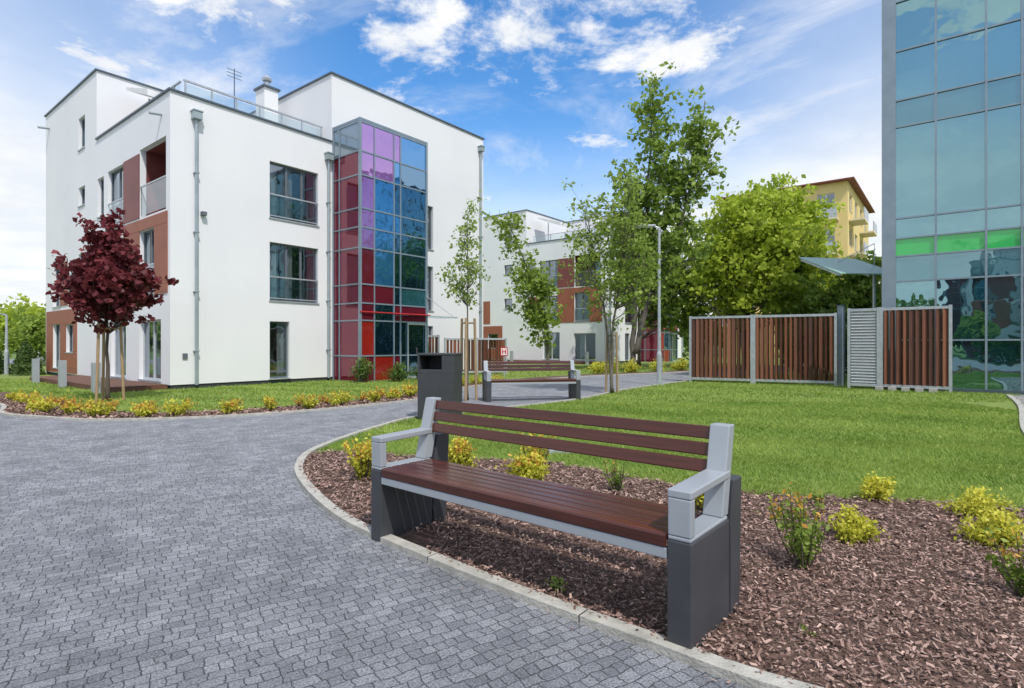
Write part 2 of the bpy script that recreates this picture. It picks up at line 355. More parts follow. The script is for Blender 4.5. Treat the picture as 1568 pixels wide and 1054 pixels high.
def window(fr,gl,rm,pl,a0,a1,z0,z1,mull=(),rail=0,cur=(),fmat=None,tr=()):
    f=fmat or FRAME; w=.05
    rb(fr,pl,(a0,a0+w),(.10,.16),(z0,z1),f); rb(fr,pl,(a1-w,a1),(.10,.16),(z0,z1),f)
    rb(fr,pl,(a0+w,a1-w),(.10,.16),(z0,z0+w),f); rb(fr,pl,(a0+w,a1-w),(.10,.16),(z1-w,z1),f)
    for mfr in mull:
        am=a0+(a1-a0)*mfr; rb(fr,pl,(am-.035,am+.035),(.105,.155),(z0+w,z1-w),f)
    for t in tr:
        zm=z0+(z1-z0)*t; rb(fr,pl,(a0+w,a1-w),(.108,.152),(zm-.03,zm+.03),f)
    rq(gl,pl,[(a0+w,.13,z0+w),(a1-w,.13,z0+w),(a1-w,.13,z1-w),(a0+w,.13,z1-w)],WGLASS)
    rb(fr,pl,(a0-.03,a1+.03),(-.035,.10),(z0-.03,z0+.002),STEEL)
    D=1.3
    for q,mm in (([(a0,D,z0),(a1,D,z0),(a1,D,z1),(a0,D,z1)],ROOM),([(a0,.17,z0),(a0,D,z0),(a0,D,z1),(a0,.17,z1)],ROOM),([(a1,.17,z0),(a1,D,z0),(a1,D,z1),(a1,.17,z1)],ROOM),([(a0,.17,z0),(a1,.17,z0),(a1,D,z0),(a0,D,z0)],ROOMD),([(a0,.17,z1),(a1,.17,z1),(a1,D,z1),(a0,D,z1)],WHITE)):
        rq(rm,pl,q,mm)
    for (c0,c1) in cur:
        rb(rm,pl,(a0+(a1-a0)*c0,a0+(a1-a0)*c1),(.22,.25),(z0+.02,z1-.02),CURT)
    if rail:
        rb(fr,pl,(a0+.01,a1-.01),(.0,.03),(z0+rail-.02,z0+rail+.02),STEEL)
        rb(fr,pl,(a0+.01,a1-.01),(.005,.025),(z0+.06,z0+.09),STEEL)
        rq(gl,pl,[(a0+.01,.015,z0+.09),(a1-.01,.015,z0+.09),(a1-.01,.015,z0+rail-.02),(a0+.01,.015,z0+rail-.02)],RGLASS)

def apartment(name,loc,rot=R(51.82)):
    E=empty(name,loc,rot)
    W=MB();fr=MB();gl=MB();rm=MB();tr=MB();tg=MB();rf=MB()
    LW,LD=12.45,11.9; s1,t1=4.86,5.84; H1,H2=7.85,10.12
    F=('F',0.0); Lf=('L',0.0)
    fo=[(2.725,4.36,5.0,6.70),(2.725,4.36,2.51,4.27),(2.725,3.36,.16,1.885)]
    fo2=[(8.55,9.45,4.9,6.6),(8.55,9.45,2.5,4.24),(8.55,9.45,.3,1.9)]
    wall(W,F,0,s1,.12,H1,fo,WHITE); wall(W,F,s1,LW,.12,H2,fo2,WHITE)
    for o in fo[:2]: window(fr,gl,rm,F,*o,mull=(.36,.68) if o[3]>5 else (.36,.66),rail=.72,cur=((.03,.2),(.42,.52)))
    window(fr,gl,rm,F,*fo[2],mull=(),tr=(.12,),cur=((.55,.9),))
    for o in fo2: window(fr,gl,rm,F,*o,mull=(.5,))
    lo=[(.26,2.1,4.78,6.72),(3.35,4.78,4.78,6.6),(1.0,2.1,2.6,4.4),(3.35,4.78,2.6,4.3),(.6,2.15,.2,1.87),(3.2,4.5,.2,1.95),
        (5.15,5.75,5.3,6.55),(7.05,7.75,5.95,6.6),(7.05,7.75,3.6,4.3),(8.3,9.2,.9,1.9)]
    lo2=[(7.05,7.75,7.9,9.0),(9.9,10.9,2.6,4.2),(9.9,10.9,.3,1.95)]
    wall(W,Lf,0,t1,.12,H1,[o for o in lo if o[1]<t1],WHITE)
    lo3=[o for o in lo if o[0]>t1]+lo2
    wall(W,Lf,t1,LD,.12,H2,lo3,WHITE)
    a0,a1,z0,z1=lo[0]; D=1.5
    for q,mm in (([(a0,.16,z0),(a0,D,z0),(a0,D,z1),(a0,.16,z1)],REDBR),([(a1,.16,z0),(a1,D,z0),(a1,D,z1),(a1,.16,z1)],REDBR),([(a0,.16,z1),(a1,.16,z1),(a1,D,z1),(a0,D,z1)],REDBR),([(a0,.16,z0),(a1,.16,z0),(a1,D,z0),(a0,D,z0)],ROOMD),([(a0,D,z0),(a1,D,z0),(a1,D,z1),(a0,D,z1)],REDBR)):
        rq(rm,Lf,q,mm)
    rb(fr,Lf,(a0+.02,a1-.02),(.0,.03),(z0+.86,z0+.9),STEEL)
    rq(gl,Lf,[(a0+.02,.015,z0+.05),(a1-.02,.015,z0+.05),(a1-.02,.015,z0+.86),(a0+.02,.015,z0+.86)],RGLASS)
    rb(fr,Lf,(a0+.3,a1-.3),(D-.06,D-.02),(z0+.05,z1-.2),FRAMEW); rb(gl,Lf,(a0+.36,a1-.36),(D-.08,D-.065),(z0+.1,z1-.26),DARKG)
    window(fr,gl,rm,Lf,*lo[1],mull=(.5,),rail=.8,cur=((.05,.3),))
    window(fr,gl,rm,Lf,*lo[2],mull=(.5,),rail=.8,cur=((.6,.9),)); window(fr,gl,rm,Lf,*lo[3],mull=(.5,),rail=.8)
    window(fr,gl,rm,Lf,*lo[4],mull=(.5,),fmat=FRAMEW,cur=((.5,.8),)); window(fr,gl,rm,Lf,*lo[5],mull=(.5,),fmat=FRAMEW)
    for o in lo[6:]+lo2: window(fr,gl,rm,Lf,*o)
    def clad(a,b,c,d,ops,mat=BROWN):
        A=sorted(set([a,b]+[v for o in ops for v in o[:2]])); Z=sorted(set([c,d]+[v for o in ops for v in o[2:4]]))
        for i in range(len(A)-1):
            for j in range(len(Z)-1):
                ca=(A[i]+A[i+1])/2; cz=(Z[j]+Z[j+1])/2
                if any(o[0]<ca<o[1] and o[2]<cz<o[3] for o in ops): continue
                rb(fr,Lf,(A[i]+.004,A[i+1]-.004),(-.025,-.003),(Z[j]+.004,Z[j+1]-.004),mat)
    clad(2.1,3.35,4.78,6.62,[],REDBR); clad(.14,3.35,2.55,4.72,[lo[2]]); clad(4.78,5.6,2.6,4.3,[])
    clad(7.9,11.75,.15,2.45,[lo[9],lo2[2]]); clad(9.0,9.9,2.6,4.2,[])
    W.poly([(LW,0,.0),(LW,LD,.0),(LW,LD,H2),(LW,0,H2)],WHITE); W.poly([(0,LD,0),(LW,LD,0),(LW,LD,H2),(0,LD,H2)],WHITE)
    W.poly([(s1,0,H1-.1),(s1,t1,H1-.1),(s1,t1,H2),(s1,0,H2)],WHITE); W.poly([(0,t1,H1-.1),(s1,t1,H1-.1),(s1,t1,H2),(0,t1,H2)],WHITE)
    W.box((.03,LW-.03),(.03,LD-.03),(-.02,.118),PLINTH)
    W.poly([(.0,.0,H1-.25),(s1,0,H1-.25),(s1,t1,H1-.25),(0,t1,H1-.25)],ROOF)
    W.poly([(s1,.01,H2-.2),(LW,.01,H2-.2),(LW,LD,H2-.2),(s1,LD,H2-.2)],ROOF); W.poly([(0.01,t1,H2-.2),(s1,t1,H2-.2),(s1,LD,H2-.2),(0.01,LD,H2-.2)],ROOF)
    c=.3
    def cop(x,y,z): rf.box(x,y,(z-.003,z+.045),COPING)
    cop((-.05,s1-.002),(-.05,c),H1); cop((-.05,c),(c,t1-.002),H1)
    rf.box((c-.02,c),(c,t1-.01),(H1-.25,H1-.004),WHITE); rf.box((c,s1-.01),(c-.02,c),(H1-.25,H1-.004),WHITE)
    cop((s1-.05,LW+.05),(-.05,c),H2); cop((s1-.05,s1+c),(c,t1-.05),H2); cop((-.05,s1+c),(t1-.05,t1+c),H2); cop((-.05,c),(t1+c,LD+.05),H2); cop((LW-c,LW+.05),(c,LD),H2); cop((c,LW-c),(LD-c,LD+.05),H2)
    for i in range(7):
        x=.55+i*(s1-.65)/6; rf.box((x-.02,x+.02),(.42,.46),(H1-.2,H1+.55),STEEL)
    rf.box((.5,s1-.05),(.415,.465),(H1+.55,H1+.6),STEEL); rf.poly([(.55,.44,H1+.05),(s1-.1,.44,H1+.05),(s1-.1,.44,H1+.5),(.55,.44,H1+.5)],RGLASS)
    for i in range(5):
        y=.9+i*1.1; rf.box((.42,.46),(y-.02,y+.02),(H1-.2,H1+.5),STEEL)
    rf.box((.415,.465),(.47,5.6),(H1+.5,H1+.54),STEEL); rf.poly([(.44,.5,H1+.05),(.44,5.6,H1+.05),(.44,5.6,H1+.46),(.44,.5,H1+.46)],RGLASS)
    rf.tube([(1.2,4.9,H1),(1.2,4.9,H1+1.5)],.03,STEEL); rf.prism([(3.6,H1+1.1),(5.4,H1+1.75),(5.4,H1+1.85),(3.6,H1+1.3)],.7,1.9,SIGNW)
    rf.box((4.0,4.5),(2.7,3.3),(H1-.3,10.15),WHITE); rf.box((3.94,4.56),(2.64,3.36),(10.15,10.22),COPING)
    rf.tube([(4.25,3,10.2),(4.25,3,10.5)],.09,STEEL,10); rf.tube([(4.25,3,10.5),(4.25,3,10.58),(4.25,3,10.7)],[.15,.17,.05],STEEL,10)
    rf.tube([(3.2,3.2,H1),(3.2,3.2,10.6)],.018,COPING,6)
    for k,zz in enumerate((10.3,10.42,10.54)): rf.tube([(2.95,3.2,zz),(3.45,3.2,zz)],.01,COPING,5)
    for (x,y) in ((6.2,1.5),(11,2),(1,9)): rf.tube([(x,y,H2-.2),(x,y,H2+.7)],.012,COPING,5)
    for (x,z) in ((.62,7.25),(s1-.16,7.2),(LW-.25,9.5)):
        rf.tube([(x,-.085,.1),(x,-.085,z)],.045,ZINC,10); rf.box((x-.11,x+.11),(-.2,-.004),(z,z+.2),ZINC); rf.box((x-.13,x+.13),(-.22,-.004),(z+.2,z+.23),ZINC)
        for zz in (1,2.6,4.2,5.8): rf.box((x-.06,x+.06),(-.14,-.004),(zz,zz+.03),ZINC)
    rf.tube([(.03,.55,7.35),(-.3,.55,7.3)],.04,ZINC,8); rf.tube([(.03,11.4,9.55),(-.35,11.4,9.5)],.05,ZINC,8)
    rf.box((.75,.87),(-.14,-.004),(4.7,4.8),FRAME); rf.box((.3,.42),(-.03,-.003),(.8,.95),FRAME)
    x0,x1,y0=s1+.02,7.78,-1.47; HT=8.34
    rows=[.0,.82,1.95,2.5,3.1,4.25,4.9,5.5,6.55,7.3,HT-.1]
    cols=[x0+.07,x0+.58,x0+1.385,x0+1.67,x1-.07]
    tg.box((x0+.06,x1-.06),(y0+.07,-.01),(HT-.12,HT-.05),COPING)
    C0=[CRIM,CRIM2,CRIM,CRIM,CRIM,PURP,PURP,PURP,PURP,PURP]
    C1=[CRIM2,DARKG,DARKG,CRIM,BLUE,BLUE,BLUE,BLUE,PURP,PURP]
    C2=[CRIM,DARKG,CRIM,DARKG,DARKG,DARKG,BLUE,DARKG,BLUE,PURP]
    C3=[DARKG,DARKG,CRIM,TEALL,DARKG,DARKG,DARKG,DARKG,DARKG,BLUE]
    for i,CC in enumerate((C0,C1,C2,C3)):
        for j in range(10):
            yy=y0+.03; e=.006*math.sin(i*5+j*2.3)
            tg.poly([(cols[i],yy+e,rows[j]),(cols[i+1],yy-e,rows[j]),(cols[i+1],yy-e*.5,rows[j+1]),(cols[i],yy+e*.5,rows[j+1])],CC[j])
    ys=[y0+.07,-.36,-.02]
    for a in range(2):
        for j in range(10):
            tg.poly([(x0+.03,ys[a],rows[j]),(x0+.03,ys[a+1],rows[j]),(x0+.03,ys[a+1],rows[j+1]),(x0+.03,ys[a],rows[j+1])],CRIM if j<9 else GREYG)
            tg.poly([(x1-.03,ys[a],rows[j]),(x1-.03,ys[a+1],rows[j]),(x1-.03,ys[a+1],rows[j+1]),(x1-.03,ys[a],rows[j+1])],DARKG)
    for xx in (x0,x1-.08): tg.box((xx,xx+.08),(y0,y0+.08),(0,HT),ALU)
    tg.box((x0,x0+.06),(-.06,-.004),(0,HT),ALU); tg.box((x1-.06,x1),(-.06,-.004),(0,HT),ALU)
    tg.box((x0+.004,x0+.05),(-.39,-.35),(0,HT-.1),ALU)
    for cx in cols[1:4]: tg.box((cx-.02,cx+.02),(y0+.003,y0+.06),(0,HT-.1),ALU)
    for z in rows+[HT-.04]:
        h=.022 if z<8.2 else .04
        tg.box((x0+.08,x1-.08),(y0+.008,y0+.055),(z-h,z+h),ALU); tg.box((x0+.008,x0+.045),(y0+.08,-.06),(z-h,z+h),ALU); tg.box((x1-.045,x1-.008),(y0+.08,-.06),(z-h,z+h),ALU)
    tg.box((x1-.95,x1-.9),(y0-.02,y0+.002),(.02,1.93),STEEL); tg.box((x1-.12,x1-.09),(y0-.02,y0+.002),(.02,1.93),STEEL); tg.box((x1-.9,x1-.12),(y0-.02,y0+.002),(1.86,1.93),STEEL); tg.box((x1-.9,x1-.12),(y0-.02,y0+.002),(.02,.1),STEEL)
    tg.box((x1-1.5,x1+.7),(y0-.8,y0-.01),(2.12,2.15),RGLASS); tg.tube([(x1+.65,y0-.75,2.1),(x1-.1,y0,2.9)],.012,STEEL,5)
    tg.tube([(x0,y0-.03,2.22),(x1+.1,y0-.03,2.22)],.02,SIGNR,6)
    W.obj('walls',E);fr.obj('frames_and_cladding',E);gl.obj('window_glass',E);rm.obj('interiors',E);tg.obj('glass_stair_tower',E);rf.obj('roof_edge_and_pipes',E)
    d=MB()
    for i in range(11): d.box((-1.35+i*.12,-1.24+i*.12),(.1,7.5),(.10,.14),DECK,random.random())
    d.box((-1.36,-.03),(.08,7.52),(-.02,.098),DECK)
    for y in (.2,3.0,5.8): d.box((-1.62,-1.46),(y,y+.16),(0,.75),LGREY)
    d.obj('terrace_deck',E,bevel=.004)
    return E
apartment('white_apartment_building',(-8.95,14.7,0))
apartment('white_apartment_building',(5.55,33.8,0))
apartment('white_apartment_building',(-13.0,-19.0,0),R(231.82))

# ------------------------------------------------------------ ochre apartment block
def ochre(name,loc,rot,LY=9.6,H=14.3):
    E=empty(name,loc,rot); W=MB();fr=MB();gl=MB();rm=MB();rf=MB()
    LX=14; nk=int(LY/3.1)
    lo=[];fo=[]
    for f in range(5):
        for k in range(nk): lo.append((.9+k*3.1,2.2+k*3.1,.9+f*2.8,2.3+f*2.8))
        for k in range(4): fo.append((.9+k*3.3,2.5+k*3.3,.9+f*2.8,2.3+f*2.8))
    wall(W,('L',0),0,LY,0,H,lo,YELLOW); wall(W,('F',0),0,LX,0,H,fo,YELLOW)
    for o in lo: window(fr,gl,rm,('L',0),*o,mull=(.5,),fmat=SIGNW)
    for o in fo: window(fr,gl,rm,('F',0),*o,mull=(.5,),fmat=SIGNW)
    W.poly([(LX,0,0),(LX,LY,0),(LX,LY,H),(LX,0,H)],YELLOW); W.poly([(0,LY,0),(LX,LY,0),(LX,LY,H),(0,LY,H)],YELLOW)
    rf.box((-.5,LX+.5),(-.5,LY+.5),(H,H+.12),ROOFT)
    h=[(-.5,-.5,H+.12),(LX+.5,-.5,H+.12),(LX+.5,LY+.5,H+.12),(-.5,LY+.5,H+.12)]; t=(LX/2-1,LY/2,H+.8);t2=(LX/2+1,LY/2,H+.8)
    rf.poly([h[0],h[1],t2,t],ROOFT);rf.poly([h[1],h[2],t2],ROOFT);rf.poly([h[2],h[3],t,t2],ROOFT);rf.poly([h[3],h[0],t],ROOFT)
    for f in range(1,5):
        for k in (0,2):
            y=.6+k*3.1; rf.box((-1.1,-.004),(y,y+2.8),(f*2.8-.05,f*2.8+.1),YELL2); rf.box((-1.1,-1.04),(y,y+2.8),(f*2.8+.1,f*2.8+.95),STEEL)
            x=.5+k*3.3; rf.box((x,x+2.6),(-1.1,-.004),(f*2.8-.05,f*2.8+.1),YELL2); rf.box((x,x+2.6),(-1.1,-1.04),(f*2.8+.1,f*2.8+.95),STEEL)
    W.obj('walls',E);fr.obj('window_frames',E);gl.obj('window_glass',E);rm.obj('interiors',E);rf.obj('roof_and_balconies',E)
ochre('ochre_apartment_block',(26.9,45,0),R(51.82))
ochre('ochre_apartment_block',(-31,-52,0),R(231.82),12.6)

# ------------------------------------------------------------ glass office building (right)
def office():
    E=empty('glass_office_building',(9.87,14.99,0),R(51.82))
    g=MB();fm=MB();H=11.4; y1=-7.5
    rows=[0.0,1.3,2.84,3.5,3.97,4.5,6.9,7.6,8.9,10.2,11.3]
    cols=[-.31,-1.15,-2.13,-2.78,-3.6,-4.5,-5.2,-6.0,-6.8,-7.5]
    def mt(i,j):
        if j==3: return GREENG
        if j in (2,6): return TEALL
        return TEAL
    for i in range(len(cols)-1):
        for j in range(len(rows)-1):
            a,b=cols[i],cols[i+1]; dx=.005*math.sin(i*7.1+j*3.3)
            g.poly([(.03+dx,a,rows[j]),(.03-dx,b,rows[j]),(.03-dx,b,rows[j+1]),(.03+dx,a,rows[j+1])],mt(i,j))
    for c in cols[1:]: fm.box((-.02,.07),(c-.022,c+.022),(0,H),ALU)
    for r in rows[1:]: fm.box((-.012,.06),(y1,-.31),(r-.02,r+.02),ALU)
    fm.box((-.03,.12),(-.31,0),(0,H),ALU)
    fm.box((-.05,.05),(y1,0.0),(-.02,.09),COPING); fm.box((-.04,10),(y1,.02),(H,H+.3),COPING)
    # glazed side wall
    fm.box((.12,10),(-.14,-.08),(0,H-.002),PLINTH); fm.box((.4,10),(y1,-.2),(0,.3),PLINTH)
    for i in range(9):
        a=.12+i*1.09
        fm.box((a,a+.05),(-.079,-.0),(0,H-.004),ALU)
        for j in range(len(rows)-1): g.poly([(a+.05,-.05,rows[j]),(a+1.09,-.05,rows[j]),(a+1.09,-.05,rows[j+1]),(a+.05,-.05,rows[j+1])],mt(i,j) if j!=3 else TEALL)
    for r in rows[1:-1]: fm.box((.17,9.9),(-.06,-.012),(r-.02,r+.02),ALU)
    fm.box((9.8,9.9),(y1,-.2),(0,H-.002),WHITE); fm.box((.12,9.8),(y1,y1+.1),(0,H-.002),WHITE)
    g.obj('curtain_wall_glass',E);fm.obj('mullions_and_frame',E)
    c=empty('glass_canopy',(9.0,16.6,0),R(10)); m=MB()
    m.prism([(-.8,3.18),(.9,3.88),(.9,3.91),(-.8,3.21)],0.1,2.1,CANG)
    for x in (.15,1.1,2.05): m.prism([(-.75,3.13),(.85,3.79),(.85,3.85),(-.75,3.18)],x-.025,x+.025,STEEL)
    m.tube([(2.05,.1,0),(2.05,.1,3.5)],.05,STEEL,8); m.tube([(2.05,.1,3.5),(2.05,.1,4.25),(.8,.1,3.65)],.012,STEEL,5)
    m.obj('canopy',c)
office()

# ------------------------------------------------------------ fences
def fence(name,p0,p1,bays,H,kinds=None,extra=0):
    p0=Vector(p0);p1=Vector(p1);d=p1-p0;L_=d.length;ang=math.atan2(d.y,d.x)
    E=empty(name,(p0.x,p0.y,0),ang); fr=MB();sl=MB(); x=0
    for bi,f in enumerate(bays):
        w=L_*f; k=(kinds or ['wood']*len(bays))[bi]
        for q in (x,x+w-.07): fr.box((q,q+.07),(-.035,.035),(0,H),STEEL)
        fr.box((x+.07,x+w-.07),(-.03,.03),(H-.09,H-.02),STEEL); fr.box((x+.07,x+w-.07),(-.03,.03),(.08,.15),STEEL)
        if k=='wood':
            n=max(3,int((w-.14)/.125)); s=(w-.14)/n
            for i in range(n):
                cx=x+.07+s*(i+.5); a=R(36+random.uniform(-20,20)); M=Matrix.Translation((cx,0,0))@Matrix.Rotation(a,4,'Z')
                sl.box((-.064,.064),(-.011,.011),(.152,H-.092),FWOOD,random.uniform(.1,1.0),M)
        elif k=='metal':
            n=24; hh=(H-.26)/n
            for i in range(n):
                z=.16+hh*(i+.5); M=Matrix.Translation((0,0,z))@Matrix.Rotation(R(35),4,'X')
                fr.box((x+.08,x+w-.08),(-.03,.03),(-.004,.004),FRAMEW,.5,M)
            fr.box((x+.07,x+w-.07),(.035,.045),(.15,H-.09),FRAMEW)
        x+=w
    fr.obj('steel_frame',E,bevel=.003);sl.obj('wooden_louvres',E)
    return E
fence('wooden_louvre_fence',(5.62,17.8),(9.17,15.85),[.46,.54],2.08)
fence('wooden_louvre_gate',(9.05,15.15),(10.78,13.75),[.33,.67],2.16,['metal','wood'])
mb=MB(); mb.box((-.07,.07),(-.07,.07),(0,2.28),ALU); mb.box((-.09,.09),(-.09,.09),(2.28,2.31),COPING); mb.obj('gate_post',loc=(9.38,16.0,0),rot=.5)
mb=MB()
for i in range(5): mb.box((i*.28,i*.28+.16),(-.1,.1),(0,.10),KERB)
mb.obj('concrete_footings',loc=(9.45,14.6,0),rot=R(-39))
fence('wooden_louvre_fence',(-2.6,21.5),(-.2,22.3),[.5,.5],1.45)
fence('wooden_louvre_fence',(-3.35,20.6),(-2.75,21.2),[1.0],1.55)
E=empty('hydrant_sign',(-.28,19.9,0)); mb=MB(); mb.tube([(0,0,0),(0,0,1.05)],.02,STEEL); mb.box((-.13,.13),(-.03,-.02),(.78,1.08),SIGNR); mb.box((-.10,.10),(-.036,-.03),(.81,1.05),SIGNW)
mb.box((-.07,-.035),(-.042,-.036),(.85,1.01),SIGNR);mb.box((.035,.07),(-.042,-.036),(.85,1.01),SIGNR);mb.box((-.035,.035),(-.042,-.036),(.915,.945),SIGNR); mb.obj('sign_plate',E)

# ------------------------------------------------------------ street lamps
def lamp(name,loc,H,rot):
    E=empty(name,loc,rot); mb=MB()
    mb.tube([(0,0,0),(0,0,.9)],.075,STEEL,12); mb.tube([(0,0,.9),(0,0,1.0),(0,0,H)],[.075,.05,.036],STEEL,12)
    mb.tube([(0,0,H-.03),(-.2,0,H+.02)],.025,STEEL,8); mb.box((-.1,.1),(-.1,.1),(0,.02),STEEL); mb.box((.06,.085),(-.04,.04),(.4,.8),ALU)
    mb.obj('pole',E,smooth=False); h=MB(); h.box((-.62,-.12),(-.1,.1),(0,.05),LGREY); h.box((-.58,-.2),(-.07,.07),(-.012,-.001),SIGNW); o=h.obj('lamp_head',E,bevel=.01); o.location=(0,0,H-.0)
lamp('street_lamp',(4.3,16.4,0),4.62,R(0)); lamp('street_lamp',(-19.8,22,0),2.35,R(0))

# ------------------------------------------------------------ benches
def bench(name,loc,rot):
    E=empty(name,loc,rot); Lb=2.03; w=.10
    pl=MB(); fr=MB()
    for x in (0,Lb-w):
        pl.box((x,x+w),(0,.415),(0,.435),ANTH)
        pl.prism([(.418,0),(.53,0),(.56,.60),(.455,.60),(.418,.40)],x-.006,x+w+.006,ANTH)
        fr.box((x+.003,x+w-.003),(.002,.40),(.436,.452),LGREY)
        fr.prism([(.002,.453),(.045,.453),(.045,.60),(.002,.60)],x+.003,x+w-.003,LGREY)
        fr.prism([(.002,.601),(.43,.612),(.43,.645),(.002,.632)],x+.001,x+w-.001,LGREY)
        fr.prism([(.345,.453),(.415,.453),(.50,.84),(.435,.84)],x+.006,x+w-.006,LGREY)
    pl.obj('end_plinths',E,bevel=.006); fr.obj('armrest_frames',E,bevel=.005)
    sl=MB()
    for i in range(6):
        y=.012+i*.064; sl.box((w+.004,Lb-w-.004),(y,y+.056),(.425,.452),MAHOG,random.uniform(.45,.8))
    sl.box((w+.004,Lb-w-.004),(-.004,.010),(.400,.450),MAHOG,.45)
    sl.obj('seat_slats',E,bevel=.006)
    bk=MB()
    for i in range(3):
        z=.622+i*.074; y=.372+(z-.453)*.214
        bk.prism([(y,z),(y+.026,z-.004),(y+.039,z+.054),(y+.013,z+.058)],w-.02,Lb-w+.02,MAHOG,random.uniform(.3,.6))
    bk.obj('backrest_slats',E,bevel=.005)
    fa=MB(); fa.box((w+.002,Lb-w-.002),(0.0,.03),(.355,.398),LGREY); fa.box((w+.002,Lb-w-.002),(.36,.39),(.37,.42),LGREY)
    for x in (.7,1.3): fa.box((x,x+.04),(.03,.36),(.38,.423),LGREY)
    for x in (.104,Lb-.112): 
        for y in (.06,.33): fa.tube([(x,y,.41),(x+.008,y,.41)],.012,STEEL,8)
    fa.obj('seat_frame',E,bevel=.004)
bench('park_bench',(-.867,3.45,0),R(-40.2))
bench('park_bench',(-.52,11.55,0),R(12))

# ------------------------------------------------------------ litter bin
E=empty('litter_bin',(-1.49,8.85,0),R(-12)); mb=MB(); w=.60;d=.45
mb.box((0,w),(0,d),(0.03,.74),ANTH); mb.box((.02,w-.02),(.02,d-.02),(0,.03),PLINTH)
mb.box((0,.03),(0,d),(.741,1.02),ANTH); mb.box((w-.2,w),(0,d),(.741,1.02),ANTH); mb.box((.03,w-.2),(d-.03,d),(.741,1.02),ANTH)
mb.box((-.006,w+.006),(-.006,d+.006),(1.021,1.055),ANTH); mb.box((.03,w-.2),(0,.03),(.741,.80),ANTH)
mb.obj('bin_body',E,bevel=.006)

# ------------------------------------------------------------ vegetation
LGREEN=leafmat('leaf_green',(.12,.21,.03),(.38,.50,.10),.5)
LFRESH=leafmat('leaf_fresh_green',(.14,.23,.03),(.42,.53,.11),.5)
LYELG=leafmat('leaf_yellow_green',(.26,.36,.025),(.62,.72,.10),.5)
LDARK=leafmat('leaf_dark_green',(.05,.10,.02),(.18,.28,.06),.35)
LRED=leafmat('leaf_maple_red',(.07,.012,.016),(.30,.065,.075),.4)
LGOLD=leafmat('leaf_gold',(.34,.38,.03),(.88,.82,.12),.4)
LORNG=leafmat('leaf_orange',(.45,.14,.03),(.85,.55,.10),.4)
LCON=leafmat('leaf_conifer',(.04,.085,.02),(.12,.19,.05),.1)
LDIST=leafmat('leaf_distant',(.12,.20,.04),(.32,.42,.10),.2)
def tree(name,loc,blobs,nb,nl,ls,lm,seed,r0=.08,trunk=None,tmin=None,bark=None,sig=.22,asp=.7,out=1.15):
    rd=random.Random(seed); bark=bark or BARK
    E=empty(name,loc); mb=MB()
    top=max(b[2]+b[5] for b in blobs); zmin=min(b[2]-b[5] for b in blobs)
    tmin=tmin if tmin is not None else zmin
    trunks=[]
    for tt in (trunk or [[(0,0,0),(blobs[0][0]*.3,blobs[0][1]*.3,top*.45),(blobs[0][0],blobs[0][1],top*.93)]]):
        P=catmull(tt,6); n=len(P)
        P=[(p[0]+rd.uniform(-1,1)*.02*r0*15*(i>0),p[1]+rd.uniform(-1,1)*.02*r0*15*(i>0),p[2]) for i,p in enumerate(P)]
        mb.tube(P,[r0*(1-.88*(i/(n-1))**.9)*(1.25 if i==0 else 1) for i in range(n)],bark,8); trunks.append(P)
    vols=[b[3]*b[4]*b[5] for b in blobs]; cl=[];
    for i in range(nb):
        b=rd.choices(blobs,vols)[0]
        v=Vector((rd.gauss(0,1),rd.gauss(0,1),rd.gauss(0,1))).normalized()*(rd.random()**.45)*rd.uniform(.85,out)
        tip=Vector((b[0]+v.x*b[3],b[1]+v.y*b[4],b[2]+v.z*b[5]))
        T=min(trunks,key=lambda P:min((Vector(p)-tip).length for p in P))
        hz=max(tmin*.9,tip.z-rd.uniform(.5,1.1)*(.35+.8*min(math.hypot(tip.x-p[0],tip.y-p[1]) for p in T)))
        st=Vector(min(T,key=lambda p:abs(p[2]-hz))); ln=(tip-st).length
        mid=st.lerp(tip,.5)+Vector((rd.uniform(-.1,.1)*ln,rd.uniform(-.1,.1)*ln,-.08*ln))
        P=catmull([st,mid,tip],4); rr=max(.006,min(r0*.4,.014*ln+.004))
        mb.tube(P,[rr*(1-.85*k/(len(P)-1)) for k in range(len(P))],bark,5,False)
        for k in range(4):
            f=rd.uniform(.45,1); q=Vector(P[int(f*(len(P)-1))]); e=q+Vector((rd.gauss(0,1),rd.gauss(0,1),rd.gauss(.25,.8)))*sig*1.3
            mb.tube([q,q.lerp(e,.5)+Vector((0,0,.02)),e],[rr*.4,rr*.28,rr*.12],bark,4,False)
            if rd.random()<.8: cl.append((e,rd.random()))
        cl.append((tip,rd.random()))
    mb.obj('trunk_and_limbs',E,smooth=True)
    idx=rng.integers(0,len(cl),nl); C=np.array([tuple(c[0]) for c in cl])[idx]; t=np.array([c[1] for c in cl])[idx]
    C=C+rng.normal(size=C.shape)*sig*np.array([.55,.55,.42])
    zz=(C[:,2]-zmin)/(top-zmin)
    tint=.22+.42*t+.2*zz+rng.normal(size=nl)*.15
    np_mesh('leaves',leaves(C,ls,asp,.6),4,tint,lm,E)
    return E
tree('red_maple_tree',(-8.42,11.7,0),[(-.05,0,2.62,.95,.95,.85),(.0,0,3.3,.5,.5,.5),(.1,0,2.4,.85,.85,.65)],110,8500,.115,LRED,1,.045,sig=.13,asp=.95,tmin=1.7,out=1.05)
tree('sapling_tree',(-.95,12.0,0),[(0,0,3.3,.28,.28,1.15),(-.1,0,2.6,.42,.35,.5)],30,1100,.075,LFRESH,2,.026,sig=.12,tmin=1.6,bark=BARKG)
